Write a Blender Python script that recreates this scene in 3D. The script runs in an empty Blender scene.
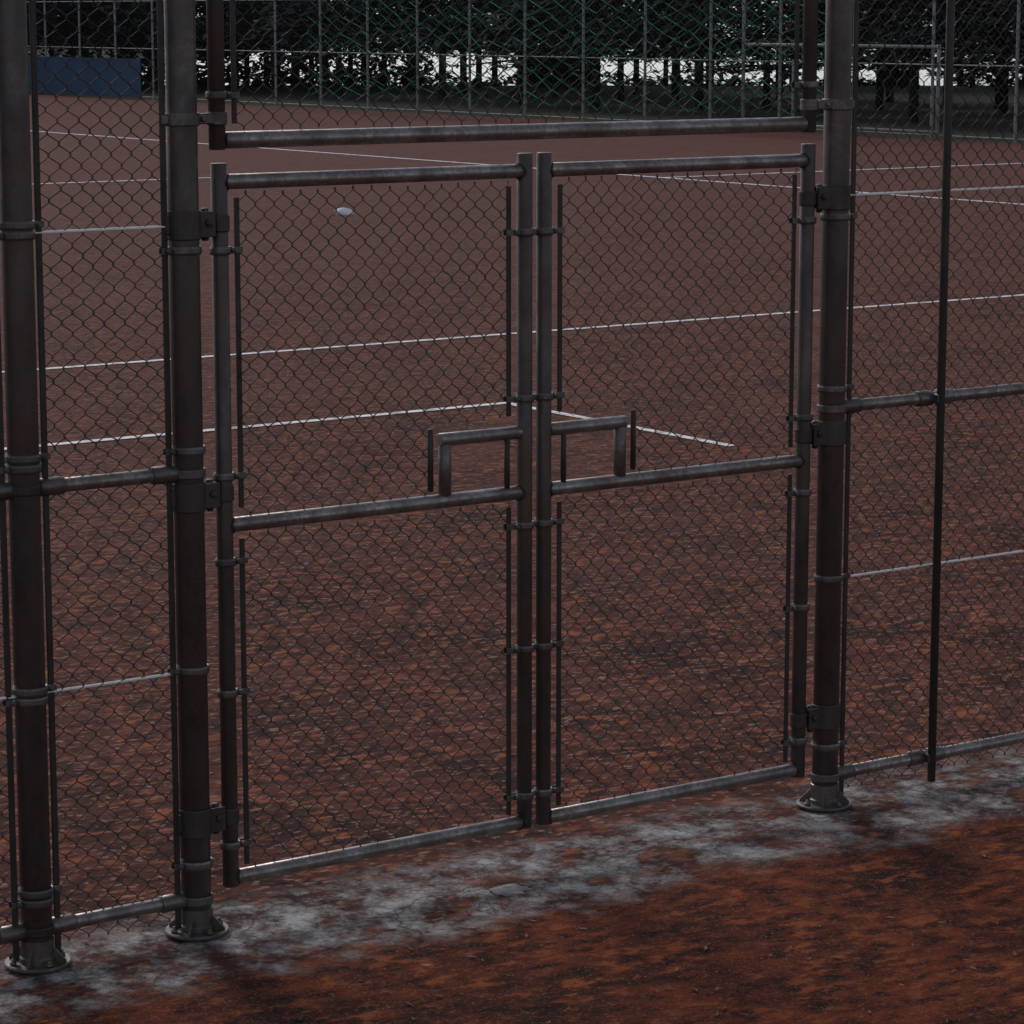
import bpy, math, random
from mathutils import Vector, Matrix, noise
random.seed(7)
scn = bpy.context.scene
COL = scn.collection

# ---------------------------------------------------------------- helpers
def link(o, parent=None):
    COL.objects.link(o)
    if parent: o.parent = parent
    return o
def empty(name):
    e = bpy.data.objects.new(name, None); e.empty_display_size = .2
    return link(e)

class MB:
    """mesh builder collecting several parts"""
    def __init__(s): s.v=[]; s.f=[]; s.sm=[]
    def tube(s, a, b, r, seg=20, r2=None, caps=True, bev=0.003):
        a=Vector(a); b=Vector(b); r2=r if r2 is None else r2
        d=(b-a); L=d.length; d.normalize()
        up=Vector((0,0,1)) if abs(d.z)<.9 else Vector((0,1,0))
        x=d.cross(up).normalized(); y=d.cross(x)
        bev=min(bev,L*.3,r*.5)
        prof=[(0,r-bev),(bev,r),(L-bev,r2),(L,r2-bev)] if caps else [(0,r),(L,r2)]
        base=len(s.v)
        for t,rr in prof:
            for i in range(seg):
                an=2*math.pi*i/seg
                s.v.append(a+d*t+x*(math.cos(an)*rr)+y*(math.sin(an)*rr))
        n=len(prof)
        for k in range(n-1):
            for i in range(seg):
                j=(i+1)%seg
                s.f.append((base+k*seg+i,base+k*seg+j,base+(k+1)*seg+j,base+(k+1)*seg+i)); s.sm.append(True)
        if caps:
            s.f.append(tuple(base+i for i in reversed(range(seg)))); s.sm.append(False)
            s.f.append(tuple(base+(n-1)*seg+i for i in range(seg))); s.sm.append(False)
    def lathe(s, c, prof, seg=24):
        base=len(s.v)
        for r,z in prof:
            for i in range(seg):
                an=2*math.pi*i/seg
                s.v.append(Vector((c[0]+math.cos(an)*r,c[1]+math.sin(an)*r,c[2]+z)))
        n=len(prof)
        for k in range(n):
            k2=(k+1)%n
            for i in range(seg):
                j=(i+1)%seg
                s.f.append((base+k*seg+i,base+k*seg+j,base+k2*seg+j,base+k2*seg+i)); s.sm.append(False)
    def box(s, c, d, bev=.002):
        x,y,z=[q/2 for q in d]; base=len(s.v); b=min(bev,x*.4,y*.4,z*.4)
        rings=[(-z,b),(-z+b,0),(z-b,0),(z,b)]
        for zz,ins in rings:
            X=x-ins;Y=y-ins
            for px,py in ((-X+b,-Y),(X-b,-Y),(X,-Y+b),(X,Y-b),(X-b,Y),(-X+b,Y),(-X,Y-b),(-X,-Y+b)):
                s.v.append(Vector((c[0]+px,c[1]+py,c[2]+zz)))
        for k in range(3):
            for i in range(8):
                j=(i+1)%8
                s.f.append((base+k*8+i,base+k*8+j,base+(k+1)*8+j,base+(k+1)*8+i)); s.sm.append(False)
        s.f.append(tuple(base+i for i in reversed(range(8)))); s.sm.append(False)
        s.f.append(tuple(base+24+i for i in range(8))); s.sm.append(False)
    def quad(s, pts, sm=False):
        base=len(s.v); s.v+= [Vector(p) for p in pts]; s.f.append(tuple(range(base,base+len(pts)))); s.sm.append(sm)
    def obj(s, name, mat, parent=None):
        me=bpy.data.meshes.new(name); me.from_pydata(s.v,[],s.f); me.update()
        me.polygons.foreach_set('use_smooth', s.sm)
        me.materials.append(mat)
        o=bpy.data.objects.new(name,me); return link(o,parent)

def nmat(name):
    m=bpy.data.materials.new(name); m.use_nodes=True
    nt=m.node_tree; p=nt.nodes['Principled BSDF']; return m,nt,p
def N(nt,t,**k):
    n=nt.nodes.new(t)
    for a,b in k.items():
        if a in n.inputs: n.inputs[a].default_value=b
        else: setattr(n,a,b)
    return n
def noise_n(nt,vec,scale,detail=4,rough=.55,dist=0):
    n=N(nt,'ShaderNodeTexNoise',Scale=scale,Detail=detail,Roughness=rough,Distortion=dist)
    nt.links.new(vec,n.inputs['Vector']); return n.outputs['Fac']
def ramp(nt,fac,stops,interp='LINEAR'):
    r=nt.nodes.new('ShaderNodeValToRGB'); r.color_ramp.interpolation=interp
    el=r.color_ramp.elements
    while len(el)<len(stops): el.new(.5)
    for e,(p,c) in zip(el,stops):
        e.position=p; e.color=(c,c,c,1) if isinstance(c,(int,float)) else (*c,1)
    nt.links.new(fac,r.inputs['Fac']); return r.outputs['Color']
def mix(nt,f,a,b,mode='MIX'):
    m=nt.nodes.new('ShaderNodeMix'); m.data_type='RGBA'; m.blend_type=mode
    for s_,v in ((m.inputs[0],f),(m.inputs[6],a),(m.inputs[7],b)):
        if hasattr(v,'is_linked'): nt.links.new(v,s_)
        elif isinstance(v,(int,float)) : s_.default_value=v
        else: s_.default_value=(*v,1)
    return m.outputs[2]
def math_n(nt,op,a,b=0.0,clamp=False):
    m=nt.nodes.new('ShaderNodeMath'); m.operation=op; m.use_clamp=clamp
    for s_,v in ((m.inputs[0],a),(m.inputs[1],b)):
        if hasattr(v,'is_linked'): nt.links.new(v,s_)
        else: s_.default_value=v
    return m.outputs[0]
def mapr(nt,v,a,b,c=0.,d=1.):
    m=nt.nodes.new('ShaderNodeMapRange'); nt.links.new(v,m.inputs[0])
    for i,q in enumerate((a,b,c,d)): m.inputs[i+1].default_value=q
    return m.outputs[0]
def bump(nt,p,h,strength,dist):
    b=N(nt,'ShaderNodeBump',Strength=strength,Distance=dist); nt.links.new(h,b.inputs['Height'])
    nt.links.new(b.outputs['Normal'],p.inputs['Normal'])

# ---------------------------------------------------------------- materials
def metal(name, c1, c2, rust, rough=.42, metallic=.75, ramt=.6):
    m,nt,p=nmat(name)
    geo=nt.nodes.new('ShaderNodeNewGeometry'); P=geo.outputs['Position']
    mp=N(nt,'ShaderNodeMapping'); nt.links.new(P,mp.inputs['Vector']); mp.inputs['Scale'].default_value=(1,1,.5)
    n1=noise_n(nt,mp.outputs[0],11,6,.65); n2=noise_n(nt,P,70,4,.6); n3=noise_n(nt,P,5,3,.5)
    c=mix(nt,ramp(nt,n1,[(.38,0.),(.62,1.)]),c1,c2)
    c=mix(nt,ramp(nt,math_n(nt,'MULTIPLY',n2,math_n(nt,'ADD',n3,.5)),[(.46,0.),(.62,ramt)]),c,rust)
    nt.links.new(c,p.inputs['Base Color'])
    nt.links.new(mapr(nt,math_n(nt,'ADD',math_n(nt,'MULTIPLY',n1,.5),math_n(nt,'MULTIPLY',n2,.5)),.35,.65,rough-.08,rough+.16),p.inputs['Roughness'])
    p.inputs['Metallic'].default_value=metallic
    bump(nt,p,n2,.35,.001)
    return m
M_POST=metal('weathered_galvanised_steel',(.086,.074,.071),(.046,.040,.038),(.10,.055,.038),.44,.45,.7)
M_RAIL=metal('galvanised_rail_steel',(.32,.295,.285),(.16,.145,.138),(.15,.10,.08),.37,.7,.6)
M_DARK=metal('dark_fitting_steel',(.050,.045,.044),(.030,.027,.026),(.06,.04,.030),.5,.5)
M_HINGE=metal('hinge_steel',(.074,.067,.065),(.040,.037,.036),(.08,.05,.04),.44,.55)
M_BAND=metal('band_steel',(.17,.158,.153),(.085,.078,.075),(.12,.075,.055),.40,.65)
M_TW=metal('bright_tension_wire',(.85,.83,.82),(.75,.73,.72),(.6,.55,.5),.6,.0,.3)
M_WIRE=metal('chain_link_wire',(.045,.038,.036),(.027,.023,.022),(.050,.030,.024),.65,.25)
M_FAR=metal('far_fence_steel',(.27,.28,.28),(.19,.195,.195),(.17,.15,.13),.6,.1)
M_FARW=metal('far_fence_wire',(.11,.125,.12),(.07,.08,.078),(.08,.07,.06),.7,.1)

def simple(name,c,rough=.8,c2=None,scale=3.,spec=.3):
    m,nt,p=nmat(name); geo=nt.nodes.new('ShaderNodeNewGeometry')
    n=noise_n(nt,geo.outputs['Position'],scale,4)
    nt.links.new(mix(nt,ramp(nt,n,[(.35,0.),(.65,1.)]),c,c2 or tuple(q*.6 for q in c)),p.inputs['Base Color'])
    p.inputs['Roughness'].default_value=rough; p.inputs['Specular IOR Level'].default_value=spec
    return m
M_NET=simple('green_net_cord',(.03,.19,.115),.8,(.02,.10,.065),1.,.1)
M_BLUE=simple('blue_windscreen_fabric',(.038,.075,.14),.8,(.030,.058,.11),1.2)
M_BARK=simple('tree_bark',(.022,.020,.018),.9,(.012,.011,.010),6,.1)
M_STONE=simple('pale_stone',(.30,.28,.27),.8,(.17,.155,.15),30)
M_PAPER=simple('white_paper',(.85,.85,.84),.8,(.75,.75,.75),20)

def leafmat(name,stops,rough=.9,spec=.08):
    m,nt,p=nmat(name); geo=nt.nodes.new('ShaderNodeNewGeometry')
    nt.links.new(ramp(nt,geo.outputs['Random Per Island'],stops),p.inputs['Base Color'])
    p.inputs['Roughness'].default_value=rough; p.inputs['Specular IOR Level'].default_value=spec
    return m
M_FOL=leafmat('conifer_foliage',[(0,(.024,.031,.028)),(.5,(.032,.042,.037)),(1,(.048,.060,.051))])
M_FALL=leafmat('dead_leaf',[(0,(.06,.02,.012)),(.4,(.17,.055,.025)),(.8,(.28,.12,.07)),(1,(.38,.27,.20))],.7,.3)

m,nt,p=nmat('dark_grass_ground'); geo=nt.nodes.new('ShaderNodeNewGeometry'); P=geo.outputs['Position']
n=noise_n(nt,P,.6,6,.6); n2=noise_n(nt,P,12,4)
c=mix(nt,ramp(nt,n,[(.35,0.),(.65,1.)]),(.026,.032,.022),(.044,.042,.030))
nt.links.new(mix(nt,.4,c,ramp(nt,n2,[(.3,(.02,.024,.014)),(.7,(.06,.06,.042))])),p.inputs['Base Color'])
p.inputs['Roughness'].default_value=.95; p.inputs['Specular IOR Level'].default_value=.05
M_GRASS=m
m,nt,p=nmat('sky_mirror_water'); geo=nt.nodes.new('ShaderNodeNewGeometry')  # rippled water surface, added to reflect bright sky behind the trees
p.inputs['Base Color'].default_value=(.03,.045,.055,1); p.inputs['Roughness'].default_value=.12; p.inputs['IOR'].default_value=1.33
bump(nt,p,noise_n(nt,geo.outputs['Position'],1.5,3),.3,.08)
M_SKY_MIRROR=m

# clay / apron
m,nt,p=nmat('red_clay_and_concrete'); geo=nt.nodes.new('ShaderNodeNewGeometry'); P=geo.outputs['Position']
sep=nt.nodes.new('ShaderNodeSeparateXYZ'); nt.links.new(P,sep.inputs[0]); D=sep.outputs['Y']
rot=N(nt,'ShaderNodeMapping'); nt.links.new(P,rot.inputs['Vector']); rot.inputs['Rotation'].default_value=(0,0,math.radians(25)); rot.inputs['Scale'].default_value=(.6,1,1)
PR=rot.outputs[0]
big=noise_n(nt,P,.45,5,.6); med=noise_n(nt,P,1.7,8,.72,.1); fin=noise_n(nt,PR,17,6,.66,.2); fin2=noise_n(nt,PR,38,2,.5,.3); grit=noise_n(nt,P,110,4,.7)
patch=noise_n(nt,P,4.0,6,.68,.1)
court=mix(nt,ramp(nt,med,[(.41,0.),(.57,1.)]),(.036,.0135,.011),(.120,.036,.024))
court=mix(nt,ramp(nt,big,[(.40,0.),(.62,.5)]),court,(.118,.048,.038))
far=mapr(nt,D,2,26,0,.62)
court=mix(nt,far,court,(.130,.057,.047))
near=mapr(nt,D,1,28,1.,.35)
fl=math_n(nt,'MULTIPLY',ramp(nt,fin,[(.52,0.),(.59,1.)]),near)
fl=math_n(nt,'MULTIPLY',fl,ramp(nt,patch,[(.42,.12),(.56,1.)]))
court=mix(nt,fl,court,(.30,.094,.042))
dk=math_n(nt,'MULTIPLY',ramp(nt,fin,[(.38,1.),(.47,0.)]),near)
court=mix(nt,math_n(nt,'MULTIPLY',dk,.7),court,(.020,.009,.008))
lt=math_n(nt,'MULTIPLY',ramp(nt,fin2,[(.60,0.),(.67,.8)]),near)
court=mix(nt,lt,court,(.32,.18,.14))
front=mix(nt,ramp(nt,med,[(.40,0.),(.58,1.)]),(.032,.010,.007),(.150,.033,.014))
front=mix(nt,math_n(nt,'MULTIPLY',ramp(nt,fin,[(.52,0.),(.60,.85)]),ramp(nt,patch,[(.4,0.),(.56,1.)])),front,(.30,.080,.026))
front=mix(nt,ramp(nt,fin,[(.38,.85),(.48,0.)]),front,(.014,.007,.006))
front=mix(nt,ramp(nt,grit,[(.56,0.),(.66,.7)]),front,(.32,.15,.09))
edge=noise_n(nt,P,2.4,8,.72,.1)
Dn=math_n(nt,'ADD',D,math_n(nt,'MULTIPLY',math_n(nt,'SUBTRACT',edge,.5),.60))
isfront=ramp(nt,mapr(nt,Dn,-.45,-.25),[(0,1.),(1,0.)])
court=mix(nt,isfront,court,front)
strip=math_n(nt,'MULTIPLY',mapr(nt,Dn,-.46,-.28),mapr(nt,Dn,.28,.10))
cn=noise_n(nt,P,5.0,10,.74,.05)
dirt=ramp(nt,cn,[(.43,0.),(.49,.75),(.56,1.)])
conc=mix(nt,ramp(nt,grit,[(.35,0.),(.65,1.)]),(.15,.132,.125),(.38,.36,.35))
conc=mix(nt,ramp(nt,cn,[(.43,0.),(.54,1.)]),(.050,.032,.028),conc)
conc=mix(nt,ramp(nt,cn,[(.55,0.),(.62,.75)]),conc,(.52,.50,.485))
cr=N(nt,'ShaderNodeTexVoronoi',Scale=2.6); cr.feature='DISTANCE_TO_EDGE'
wv=nt.nodes.new('ShaderNodeVectorMath'); wv.operation='ADD'
nn=N(nt,'ShaderNodeTexNoise',Scale=7.,Detail=5.); nt.links.new(P,nn.inputs['Vector'])
sc_v=nt.nodes.new('ShaderNodeVectorMath'); sc_v.operation='SCALE'; nt.links.new(nn.outputs['Color'],sc_v.inputs[0]); sc_v.inputs['Scale'].default_value=.25
nt.links.new(P,wv.inputs[0]); nt.links.new(sc_v.outputs[0],wv.inputs[1]); nt.links.new(wv.outputs[0],cr.inputs['Vector'])
conc=mix(nt,ramp(nt,cr.outputs['Distance'],[(.006,.6),(.02,0.)]),conc,(.04,.028,.025))
sm=math_n(nt,'MULTIPLY',strip,math_n(nt,'ADD',math_n(nt,'MULTIPLY',dirt,.80),.12))
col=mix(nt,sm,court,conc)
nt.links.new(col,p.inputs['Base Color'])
p.inputs['Roughness'].default_value=.9
p.inputs['Specular IOR Level'].default_value=.08
h=math_n(nt,'ADD',math_n(nt,'MULTIPLY',fin,1.),math_n(nt,'MULTIPLY',grit,.35))
bump(nt,p,h,.75,.02)
M_CLAY=m
m,nt,p=nmat('worn_white_line_paint'); geo=nt.nodes.new('ShaderNodeNewGeometry'); P=geo.outputs['Position']
w=noise_n(nt,P,9,6,.7)
nt.links.new(mix(nt,ramp(nt,w,[(.36,0.),(.54,1.)]),(.30,.19,.17),(.82,.79,.78)),p.inputs['Base Color']); p.inputs['Roughness'].default_value=.7
M_LINE=m

# ---------------------------------------------------------------- ground etc
def sheet(name,x0,x1,y0,y1,z,mat,parent=None):
    b=MB(); b.quad([(x0,y0,z),(x1,y0,z),(x1,y1,z),(x0,y1,z)]); return b.obj(name,mat,parent)
sheet('ground',-1500,2500,-1500,2500,0,M_GRASS)
sheet('clay_court',-35,37.35,-14,112,.004,M_CLAY)
E0=Vector((54,81,.006)); ED=Vector((12.5,-9,0)); EN=Vector((9,12.5,0)).normalized()
b=MB(); a=E0-ED*1.0; c=E0+ED*12
b.quad([a,c,c+EN*2300,a+EN*2300]); b.obj('sky_mirror_water',M_SKY_MIRROR)  # added reflecting sheet: mirrors the sky as bright gaps between trunks
b=MB()
def line(x0,x1,y0,y1):
    b.quad([(x0,y0,.009),(x1,y0,.009),(x1,y1,.009),(x0,y1,.009)])
W=.042
line(-12,24.05,12-W,12+W)
line(-8,6.965,8.6-W,8.6+W)
line(6.965,7.035,6.27,8.6+W)
line(24.05,24.17,12+W,62)
line(-12,24.05,33-.06,33+.06)
line(24.17,36,29-.06,29+.06)
b.obj('court_lines',M_LINE)

# ---------------------------------------------------------------- fence fittings
def band(b, s, z, r, bar):
    b.lathe((s,0,z),[(r+.0005,-.010),(r+.004,-.011),(r+.0065,-.005),(r+.0065,.005),(r+.004,.011),(r+.0005,.010)])
    dr=1 if bar>s else -1
    x0=s+dr*(r-.006); x1=bar+dr*.012
    for dy in (-.0095,.0095):
        b.box(((x0+x1)/2,dy,z),(abs(x1-x0),.004,.017),.001)
    xm=s+dr*(r+.012)
    b.tube((xm,-.022,z),(xm,.020,z),.0045,8)
    b.tube((xm,-.0185,z),(xm,-.0115,z),.009,6)
def collar(b,s,z,r,h=.02,t=.005):
    b.lathe((s,0,z),[(r+.0005,-h/2+.002),(r+t-.002,-h/2),(r+t,-h/2+.003),(r+t,h/2-.003),(r+t-.002,h/2),(r+.0005,h/2-.002)])
def hinge(b,s,sl,z,rp,rs):
    collar(b,s,z,rp,.078,.0045)
    dr=1 if sl>s else -1
    x0=s+dr*(rp-.004); x1=sl-dr*(rs-.004); xm=(x0+x1)/2
    for dy in (-.020,.020):
        b.box((xm-dr*.004,dy,z),(abs(x1-x0)-.004,.007,.068),.002)
    b.tube((xm,-.034,z+.004),(xm,.034,z+.004),.007,10)
    b.tube((xm,-.031,z+.004),(xm,-.0235,z+.004),.012,6)
    b.tube((xm,0,z-.045),(xm,0,z+.042),.010,14)
    collar(b,sl,z,rs,.045,.004)
    b.box((s-dr*(rp+.006),0,z),(.020,.018,.050),.003)
def flange(b,s,rp):
    b.lathe((s,0,.010),[(rp+.001,0),(.086,0),(.089,.004),(.089,.008),(.086,.011),(rp+.001,.011)],32)
    b.lathe((s,0,.021),[(rp+.0005,0),(rp+.009,0),(rp+.009,.012),(rp+.004,.016),(rp+.004,.06),(rp+.0005,.062)],24)
    for k in range(4):
        an=math.pi/4+k*math.pi/2; c,sn=math.cos(an),math.sin(an)
        w=.0035; px,py=-sn*w,c*w
        r0=rp+.003;r1=.079;z0=.0205;z1=.062
        A=[(r0,z0),(r1,z0),(r1,z0+.006),(r0,z1)]
        L=[(s+c*r+px,sn*r+py,z) for r,z in A]; R=[(s+c*r-px,sn*r-py,z) for r,z in A]
        b.quad(L); b.quad(R[::-1])
        for i in range(4):
            j=(i+1)%4; b.quad([L[j],L[i],R[i],R[j]])
        an+=math.pi/4; c,sn=math.cos(an),math.sin(an)
        b.tube((s+c*.071,sn*.071,.02),(s+c*.071,sn*.071,.038),.005,8)
        b.tube((s+c*.071,sn*.071,.0205),(s+c*.071,sn*.071,.030),.010,6)

def chain(name, rects, parent, mat=M_WIRE, w=.058, h=.058, r=.00155, y0=0.0):
    """woven chain link: interlocked zig-zag wires filling rectangles (x0,x1,z0,z1)"""
    cu=bpy.data.curves.new(name,'CURVE'); cu.dimensions='3D'; cu.bevel_depth=r; cu.bevel_resolution=0; cu.resolution_u=1
    for (x0,x1,z0,z1) in rects:
        n=max(1,round((x1-x0)/(w/2))); hw=(x1-x0)/n
        for i in range(n):
            pts=[]; k0=math.ceil(z0/(h/2)); k1=math.floor(z1/(h/2))
            for k in range(k0,k1+1):
                right=((k+i)%2==0); zc=k*h/2
                sx=x0+hw*(i+1)+.0028 if right else x0+hw*i-.0028
                dirx=1 if right else -1
                q=random.uniform(-.0008,.0008)
                dy=.0022
                pts.append((sx-dirx*.0045,y0-dy*dirx*.6+q,zc-.0055))
                pts.append((sx,y0+q,zc))
                pts.append((sx-dirx*.0045,y0+dy*dirx*.6+q,zc+.0055))
            if len(pts)<2: continue
            sp=cu.splines.new('POLY'); sp.points.add(len(pts)-1)
            for pt,q in zip(sp.points,pts):
                bow=.008*noise.noise(Vector((q[0]*2.2,q[2]*2.2,3.1)))
                pt.co=(q[0]+.009*noise.noise(Vector((q[0]*5,q[2]*5,9))),q[1]+bow,q[2]+.009*noise.noise(Vector((q[0]*5,q[2]*5,1))),1)
    cu.materials.append(mat)
    o=bpy.data.objects.new(name,cu); return link(o,parent)

RP=.041; RS=.0225; RR=.0205; TOP=3.6
SL,SR=0.0,2.274
# ---------------------------------------------------------------- near fence
F=empty('chain_link_fence')
posts=[-5.9,-2.95,-.481,SL,SR,5.3,8.3]
for i,s in enumerate(posts):
    b=MB(); b.tube((s,0,.0),(s,0,TOP+.03),RP,32); b.lathe((s,0,TOP+.03),[(.001,.02),(RP*.6,.017),(RP+.004,.0),(RP+.004,-.03),(.001,-.03)])
    b.obj('post_%d'%(i+1),M_POST,F)
    b=MB(); flange(b,s,RP); b.obj('base_flange_%d'%(i+1),M_BAND,F)
b=MB(); bd=MB(); tb=MB(); cups=MB(); tw=MB()
def tbar(bb,x,z0,z1,w=.017):
    bb.box((x,0,(z0+z1)/2),(w,.007,z1-z0),.0015)
bays=[(-5.9,-2.95),(-2.95,-.481),(-.481,SL),(SR,5.3),(5.3,8.3)]
rects=[]
BZ=[.207,.751,1.352,1.886,2.62,3.1]
BZC=[.211,.758,1.372,1.972,2.62,3.1]
for (a,c) in bays:
    xa,xc=a+.062+.004,c-.062
    if c==SL: xa,xc=-.4205,-.058
    if a==SR: xa=2.345
    for z in (.107,1.291,TOP):
        rr=.019
        b.tube((a+RP+.012,0,z),(c-RP-.012,0,z),rr,20)
        for (q,dr) in ((a,1),(c,-1)):
            x0=q+dr*(RP-.004); cups.tube((x0,0,z),(x0+dr*.075,0,z),rr+.005,18)
            collar(cups,q,z-.001,RP,.024,.0055)
    for z in (.745,1.95,2.6,3.1):
        tw.tube((a+RP,.0,z),(c-RP,.0,z),.0042,8,caps=False)
    for x in (xa,xc): tbar(tb,x,.03,TOP-.03)
    for z in (BZC if a==-.481 else BZ): band(bd,a,z,RP,xa)
    for z in (BZC if c==-.481 else BZ): band(bd,c,z-.0262 if c==-.481 else z,RP,xc)
    rects.append((xa,xc,.03,TOP))
for x in (2.703,):
    tb.tube((x,-.036,.03),(x,-.036,TOP),.0135,14)
    for z in (.107,1.291,TOP):
        cups.tube((x-.075,0,z),(x-.012,0,z),.025,18); cups.tube((x+.012,0,z),(x+.075,0,z),.0245,18)
        cups.box((x,-.018,z),(.03,.045,.03),.003)
b.obj('rails',M_RAIL,F); bd.obj('tension_bands',M_BAND,F); tb.obj('tension_bars',M_DARK,F); cups.obj('rail_cups',M_BAND,F)
tw.obj('tension_wires',M_TW,F)
chain('chain_link_mesh',rects,F)
b=MB(); b.tube((.105+.02,0,2.172),(2.16-.02,0,2.172),.0225,24)
b.obj('transom_bottom_rail',M_RAIL,F); b=MB()
b.tube((.105,0,2.147),(.105,0,TOP-.05),RS,24); b.tube((2.16,0,2.147),(2.16,0,TOP-.05),RS,24)
b.obj('transom_stiles',M_POST,F)
b=MB(); b.tube((.0,0,TOP),(SR,0,TOP),.021,20); b.obj('transom_top_rail',M_RAIL,F)
b=MB(); tbar(b,.158,2.215,TOP-.05,.015); tbar(b,2.108,2.215,TOP-.05,.015); b.obj('transom_tension_bars',M_DARK,F)
b=MB()
for z in (2.29,2.9,3.4):
    band(b,.105,z,RS,.158); band(b,2.16,z,RS,2.108)
for q,sl in ((SL,.105),(SR,2.16)):
    for z in (2.23,3.3):
        collar(b,q,z,RP,.035,.006)
        b.box(((q+sl)/2,-.006,z),(.07,.03,.028),.003)
        b.tube(((q+sl)/2,-.03,z),((q+sl)/2,.02,z),.009,6)
        collar(b,sl,z,RS,.035,.005)
        dr=1 if sl>q else -1
        b.box((q-dr*(RP+.01),0,z),(.025,.022,.028),.003)
b.obj('transom_brackets',M_BAND,F)
chain('transom_mesh',[(.158,2.108,2.20,TOP)],F)

# ---------------------------------------------------------------- gate
G=empty('chain_link_gate')
def leaf(pre,xo,xi):
    dr=1 if xi>xo else -1
    b=MB()
    b.tube((xo,0,.122),(xo,0,2.112),RS,24,bev=.002)
    b.tube((xi,0,.128),(xi,0,2.112),RS,24,bev=.002)
    b.obj(pre+'_stiles',M_POST,G)
    b=MB()
    for z in (.146,1.135,2.062):
        b.tube((xo+dr*.016,0,z),(xi-dr*.016,0,z),RR,24)
    b.obj(pre+'_rails',M_RAIL,G)
    b=MB()
    for z in (.146,1.135,2.062):
        for x,q in ((xo,dr),(xi,-dr)):
            n=20
            for k in range(n):
                an=2*math.pi*k/n; an2=2*math.pi*(k+1)/n
                def pt(a_):
                    y=math.cos(a_)*(RR+.001); return Vector((x+q*(math.sqrt(max(0,(RS+.001)**2-y*y))+.001),y,z+math.sin(a_)*(RR+.001)))
                b.tube(pt(an),pt(an2),.003,6,caps=False)
    b.obj(pre+'_welds',M_DARK,G)
    b=MB(); xl=xi-dr*.277
    b.tube((xl-dr*.019,0,1.311),(xi-dr*.016,0,1.311),.0195,20)
    b.obj(pre+'_latch_bar',M_RAIL,G); b=MB()
    b.tube((xl,0,1.15),(xl,0,1.30),.0185,18)
    b.obj(pre+'_latch_leg',M_BAND,G)
    b=MB(); b.tube((xi-dr*.066,-.006,1.15),(xi-dr*.066,-.006,1.30),.0085,12)
    b.tube((xi-dr*.326,0,1.165),(xi-dr*.326,0,1.345),.0085,12)
    b.obj(pre+'_latch_rods',M_DARK,G)
    b=MB(); bo=xo+dr*.052; bi=xi-dr*.056
    tbar(b,bo,1.18,2.02,.015); tbar(b,bo,.175,1.095,.015)
    tbar(b,bi,1.36,2.02,.015); tbar(b,bi,.175,1.095,.015)
    b.obj(pre+'_tension_bars',M_DARK,G)
    b=MB()
    for z in (1.88,1.27,1.035,.67,.24): band(b,xo,z,RS,bo)
    for z in (1.888,1.41,1.037,.67,.227): band(b,xi,z,RS,bi)
    b.obj(pre+'_bands',M_BAND,G)
    a,c=min(bo,bi),max(bo,bi)
    n=round((c-a)/.029); hw=(c-a)/n
    cutx=bo+dr*hw*round(abs(xi-dr*.326-bo)/hw)
    chain(pre+'_mesh',[(min(bo,cutx),max(bo,cutx),1.15,2.05),(min(cutx,bi),max(cutx,bi),1.345,2.05),(a,c,.155,1.12)],G)
leaf('left_leaf',.1085,1.1015)
leaf('right_leaf',2.160,1.170)
b=MB()
for z in (1.953,1.225,.324): hinge(b,SL,.1085,z,RP,RS)
for z in (1.946,1.213,.305): hinge(b,SR,2.160,z,RP,RS)
b.obj('hinges',M_HINGE,G)

# ---------------------------------------------------------------- far fence
FF=empty('chain_link_fence')
b=MB(); S=37.4
d=-6
while d<112:
    b.tube((S,d,0),(S,d,4.2),.034,8,caps=False)
    d+=2.4
for z in (.08,1.5,2.9,4.2): b.tube((S,-6,z),(S,112,z),.014,8,caps=False)
b.obj('posts_and_rails',M_FAR,FF)
cu=MB()
def strand(bb,p0,p1,t):
    p0=Vector(p0);p1=Vector(p1);d=(p1-p0).normalized();nrm=Vector((1,0,0)).cross(d)*t
    bb.quad([p0-nrm,p1-nrm,p1+nrm,p0+nrm])
d=-6
H=4.2
while d<112:
    strand(cu,(S,d,0.05),(S,d+H,H),.0022); strand(cu,(S+.006,d+H,0.05),(S+.006,d,H),.0022)
    d+=.16
cu.obj('wire_mesh',M_FARW,FF)
sc=MB(); sc.box((S-.05,80,.62),(.02,17,1.15)); sc.obj('blue_windscreen',M_BLUE,FF)
cv=bpy.data.curves.new('green_divider_net','CURVE'); cv.dimensions='3D'; cv.bevel_depth=.013; cv.bevel_resolution=0
S2=36.2
for j in range(0,11):
    for sgn in (1,-1):
        sp=cv.splines.new('POLY'); pts=[]
        d=38.6; i=0
        while d<60:
            z=.6+j*.42+sgn*(.19 if i%2 else -.19)+.30*noise.noise(Vector((d*.4,j*.7,0)))
            pts.append((S2+.1*noise.noise(Vector((d*.5,j,4))),d+.5*noise.noise(Vector((d,j,7))),z)); d+=.85; i+=1
        sp.points.add(len(pts)-1)
        for q,pt in zip(sp.points,pts): q.co=(*pt,1)
cv.materials.append(M_NET)
link(bpy.data.objects.new('green_divider_net',cv))
# far gate in the side fence, seen at the right edge
g=empty('chain_link_gate')
b=MB()
for d,hh in ((43.1,4.2),(41.4,1.55),(39.6,1.9),(36.9,1.9)): b.tube((S-.12,d,0),(S-.12,d,hh),.04,10)
b.tube((S-.12,36.9,1.86),(S-.12,43.06,1.86),.035,10); b.tube((S-.12,36.9,.15),(S-.12,43.06,.15),.03,10)
b.obj('frame',M_FAR,g)

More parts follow.
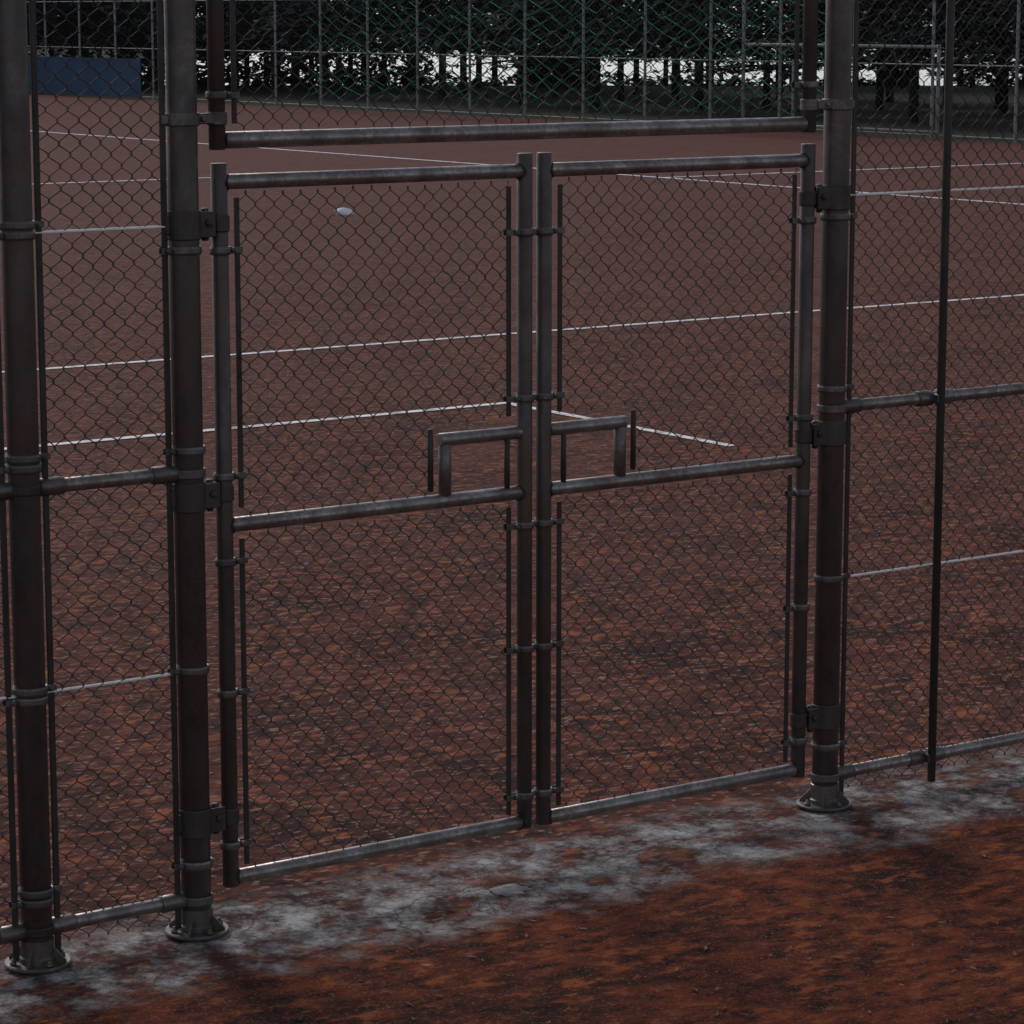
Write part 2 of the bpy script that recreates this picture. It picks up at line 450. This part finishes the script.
# ---------------------------------------------------------------- trees
def tree_mesh(seed):
    R=random.Random(seed); t=MB()
    H=R.uniform(7.5,9.5)
    t.tube((0,0,-.05),(R.uniform(-.1,.1),R.uniform(-.1,.1),H),.11,8,.03,caps=False)
    tips=[]
    z=R.uniform(1.25,1.6)
    while z<H-.3:
        f=(z/H); L=(2.5*(1-f)**.7+.3)*R.uniform(.8,1.15)
        for q in range(4 if z<4 else 3):
            an=R.uniform(0,6.28); e=Vector((math.cos(an)*L,math.sin(an)*L,z-.05*L+R.uniform(-.12,.2)))
            s0=Vector((0,0,z)); t.tube(s0,e,.035,4,.01,caps=False); tips.append((s0,e))
        z+=R.uniform(.30,.42)
    return t,tips,R
parentT=empty('pine_tree_row')
protos=[]
for sd in range(4):
    t,tips,R=tree_mesh(sd+20)
    nw=len(t.f)
    for s0,e in tips:
        cnt=8 if s0.z>5.5 else 36
        for _ in range(cnt):
            u=R.random()**.7
            c=s0.lerp(e,.12+.9*u)+Vector((R.gauss(0,.2),R.gauss(0,.2),R.gauss(-.01,.14)))
            if c.z<1.02: continue
            a=R.uniform(0,6.28); L=R.uniform(.12,.30); wd=R.uniform(.03,.08)
            dx=Vector((math.cos(a),math.sin(a),R.uniform(-.7,.5))).normalized()
            sd_=dx.cross(Vector((R.random()-.5,R.random()-.5,1))).normalized()*wd
            t.quad([c-dx*L,c-sd_,c+dx*L,c+sd_])
    me=bpy.data.meshes.new('pine'); me.from_pydata(t.v,[],t.f); me.materials.append(M_BARK); me.materials.append(M_FOL)
    me.polygons.foreach_set('material_index',[0 if i<nw else 1 for i in range(len(t.f))])
    protos.append(me)
k=0
for row,(s,sp) in enumerate(((44,4.4),(48.5,4.0),(53.,3.4))):
    d=18.+row
    while d<118+row*8:
        o=bpy.data.objects.new('tree_%d'%k,protos[random.randrange(4)]); link(o,parentT); k+=1
        o.location=(s+random.uniform(-.9,.9),d+random.uniform(-.9,.9),0); o.rotation_euler=(0,0,random.uniform(0,6.28))
        sc_=random.uniform(.92,1.15); o.scale=(sc_,sc_,sc_*random.uniform(.92,1.05)); d+=sp
t=-1.5
while t<2.8:
    for off in (1.0,3.6):
        p_=E0+ED*(t+random.uniform(-.04,.04))-EN*(off+random.uniform(-.6,.6))
        if p_.x>55 or t<0.1:
            o=bpy.data.objects.new('tree_%d'%k,protos[random.randrange(4)]); link(o,parentT); k+=1
            o.location=(p_.x,p_.y,0); o.rotation_euler=(0,0,random.uniform(0,6.28)); sc_=random.uniform(.85,1.1); o.scale=(sc_,sc_,sc_)
    t+=.135
sh=MB(); R=random.Random(5)
for (t0,t1,n,hh) in ((-2.,0.,9000,1.0),(.20,.36,1500,1.),(1.05,1.12,500,.8),(1.2,3,5000,1.0),(0,1.1,1200,.26)):
    for _ in range(n):
        t=R.uniform(t0,t1); p_=E0+ED*t-EN*R.uniform(-.2,1.0); z=abs(R.gauss(0,.8))*hh*(1+.9*noise.noise(Vector((t*14,0,0))))
        c=Vector((p_.x,p_.y,z)); a=R.uniform(0,6.28); L=R.uniform(.12,.28)
        dx=Vector((math.cos(a),math.sin(a),R.uniform(-.7,.7))).normalized(); sd_=dx.cross(Vector((R.random()-.5,R.random()-.5,1))).normalized()*.09
        sh.quad([c-dx*L,c-sd_,c+dx*L,c+sd_])
sh.obj('shrub_hedge',M_FOL)

# ---------------------------------------------------------------- litter
lv=MB(); R=random.Random(11)
def leafq(x,y,L,z=.008):
    a=R.uniform(0,6.28); dx=Vector((math.cos(a),math.sin(a),0)); sd_=Vector((-dx.y,dx.x,0))*R.uniform(.2,.45)
    c=Vector((x,y,z)); up=Vector((0,0,1))
    base=len(lv.v)
    lv.v+=[c-dx*L+up*R.uniform(0,.2)*L,c-sd_*L+up*R.uniform(0,.3)*L,c+dx*L+up*R.uniform(0,.4)*L,c+sd_*L+up*R.uniform(0,.3)*L,c]
    for i in range(4):
        lv.f.append((base+4,base+i,base+(i+1)%4)); lv.sm.append(False)
for _ in range(20000):
    y=-3+17*R.random()**1.15; x=R.uniform(-2.5,9.5)
    if noise.noise(Vector((x*.9,y*.9,0)))<R.uniform(-.5,.35): continue
    if y<.3 and R.random()<.3: continue
    leafq(x,y,R.uniform(.005,.020))
lv.obj('fallen_leaves',M_FALL)
def stone(name,x,y,rx,ry,rz,mat,zb=.006):
    t=MB(); n=14; m_=8
    for i in range(m_+1):
        th=math.pi*i/m_
        for j in range(n):
            ph=2*math.pi*j/n; q=Vector((math.sin(th)*math.cos(ph),math.sin(th)*math.sin(ph),math.cos(th)))
            k_=1+.8*noise.noise(q*1.9+Vector((x,y,0)))
            t.v.append(Vector((x+q.x*rx*k_,y+q.y*ry*k_,zb+rz*.3+q.z*rz)))
    for i in range(m_):
        for j in range(n):
            t.f.append((i*n+j,i*n+(j+1)%n,(i+1)*n+(j+1)%n,(i+1)*n+j)); t.sm.append(True)
    t.obj(name,mat)
stone('flat_stone',.935,-.167,.055,.045,.002,M_STONE,.0045)
stone('crumpled_paper',15.6,24.6,.12,.07,.07,M_PAPER)

# ---------------------------------------------------------------- light, camera
w=bpy.data.worlds.new('World'); scn.world=w; w.use_nodes=True; nt=w.node_tree
bg=nt.nodes['Background']; sky=nt.nodes.new('ShaderNodeTexSky'); sky.sky_type='NISHITA'; sky.sun_disc=False
EL,AZ=38.,10.
sky.sun_elevation=math.radians(EL); sky.sun_rotation=math.radians(AZ); sky.dust_density=.8; sky.air_density=1
hs=nt.nodes.new('ShaderNodeHueSaturation'); hs.inputs['Saturation'].default_value=.35
nt.links.new(sky.outputs[0],hs.inputs['Color'])
tint=mix(nt,1.0,hs.outputs[0],(.95,.98,1.05),'MULTIPLY')
nt.links.new(tint,bg.inputs['Color'])
bg.inputs['Strength'].default_value=.105
sl=bpy.data.lights.new('sun','SUN'); sl.energy=1.2; sl.angle=math.radians(14); sl.color=(1,.96,.91)
so=link(bpy.data.objects.new('sun',sl))
sd=Vector((math.sin(math.radians(AZ))*math.cos(math.radians(EL)),math.cos(math.radians(AZ))*math.cos(math.radians(EL)),math.sin(math.radians(EL))))
so.rotation_euler=sd.to_track_quat('Z','Y').to_euler(); so.location=(0,0,30)
cam=bpy.data.cameras.new('camera'); cam.lens=101.95; cam.sensor_width=36; cam.clip_end=5000; cam.clip_start=.1
co=link(bpy.data.objects.new('camera',cam)); co.location=(-3.679,-6.797,2.5)
co.rotation_euler=(math.radians(90-9.73),0,math.radians(-34.87)); scn.camera=co
scn.view_settings.view_transform='Standard'; scn.view_settings.look='None'; scn.view_settings.exposure=0
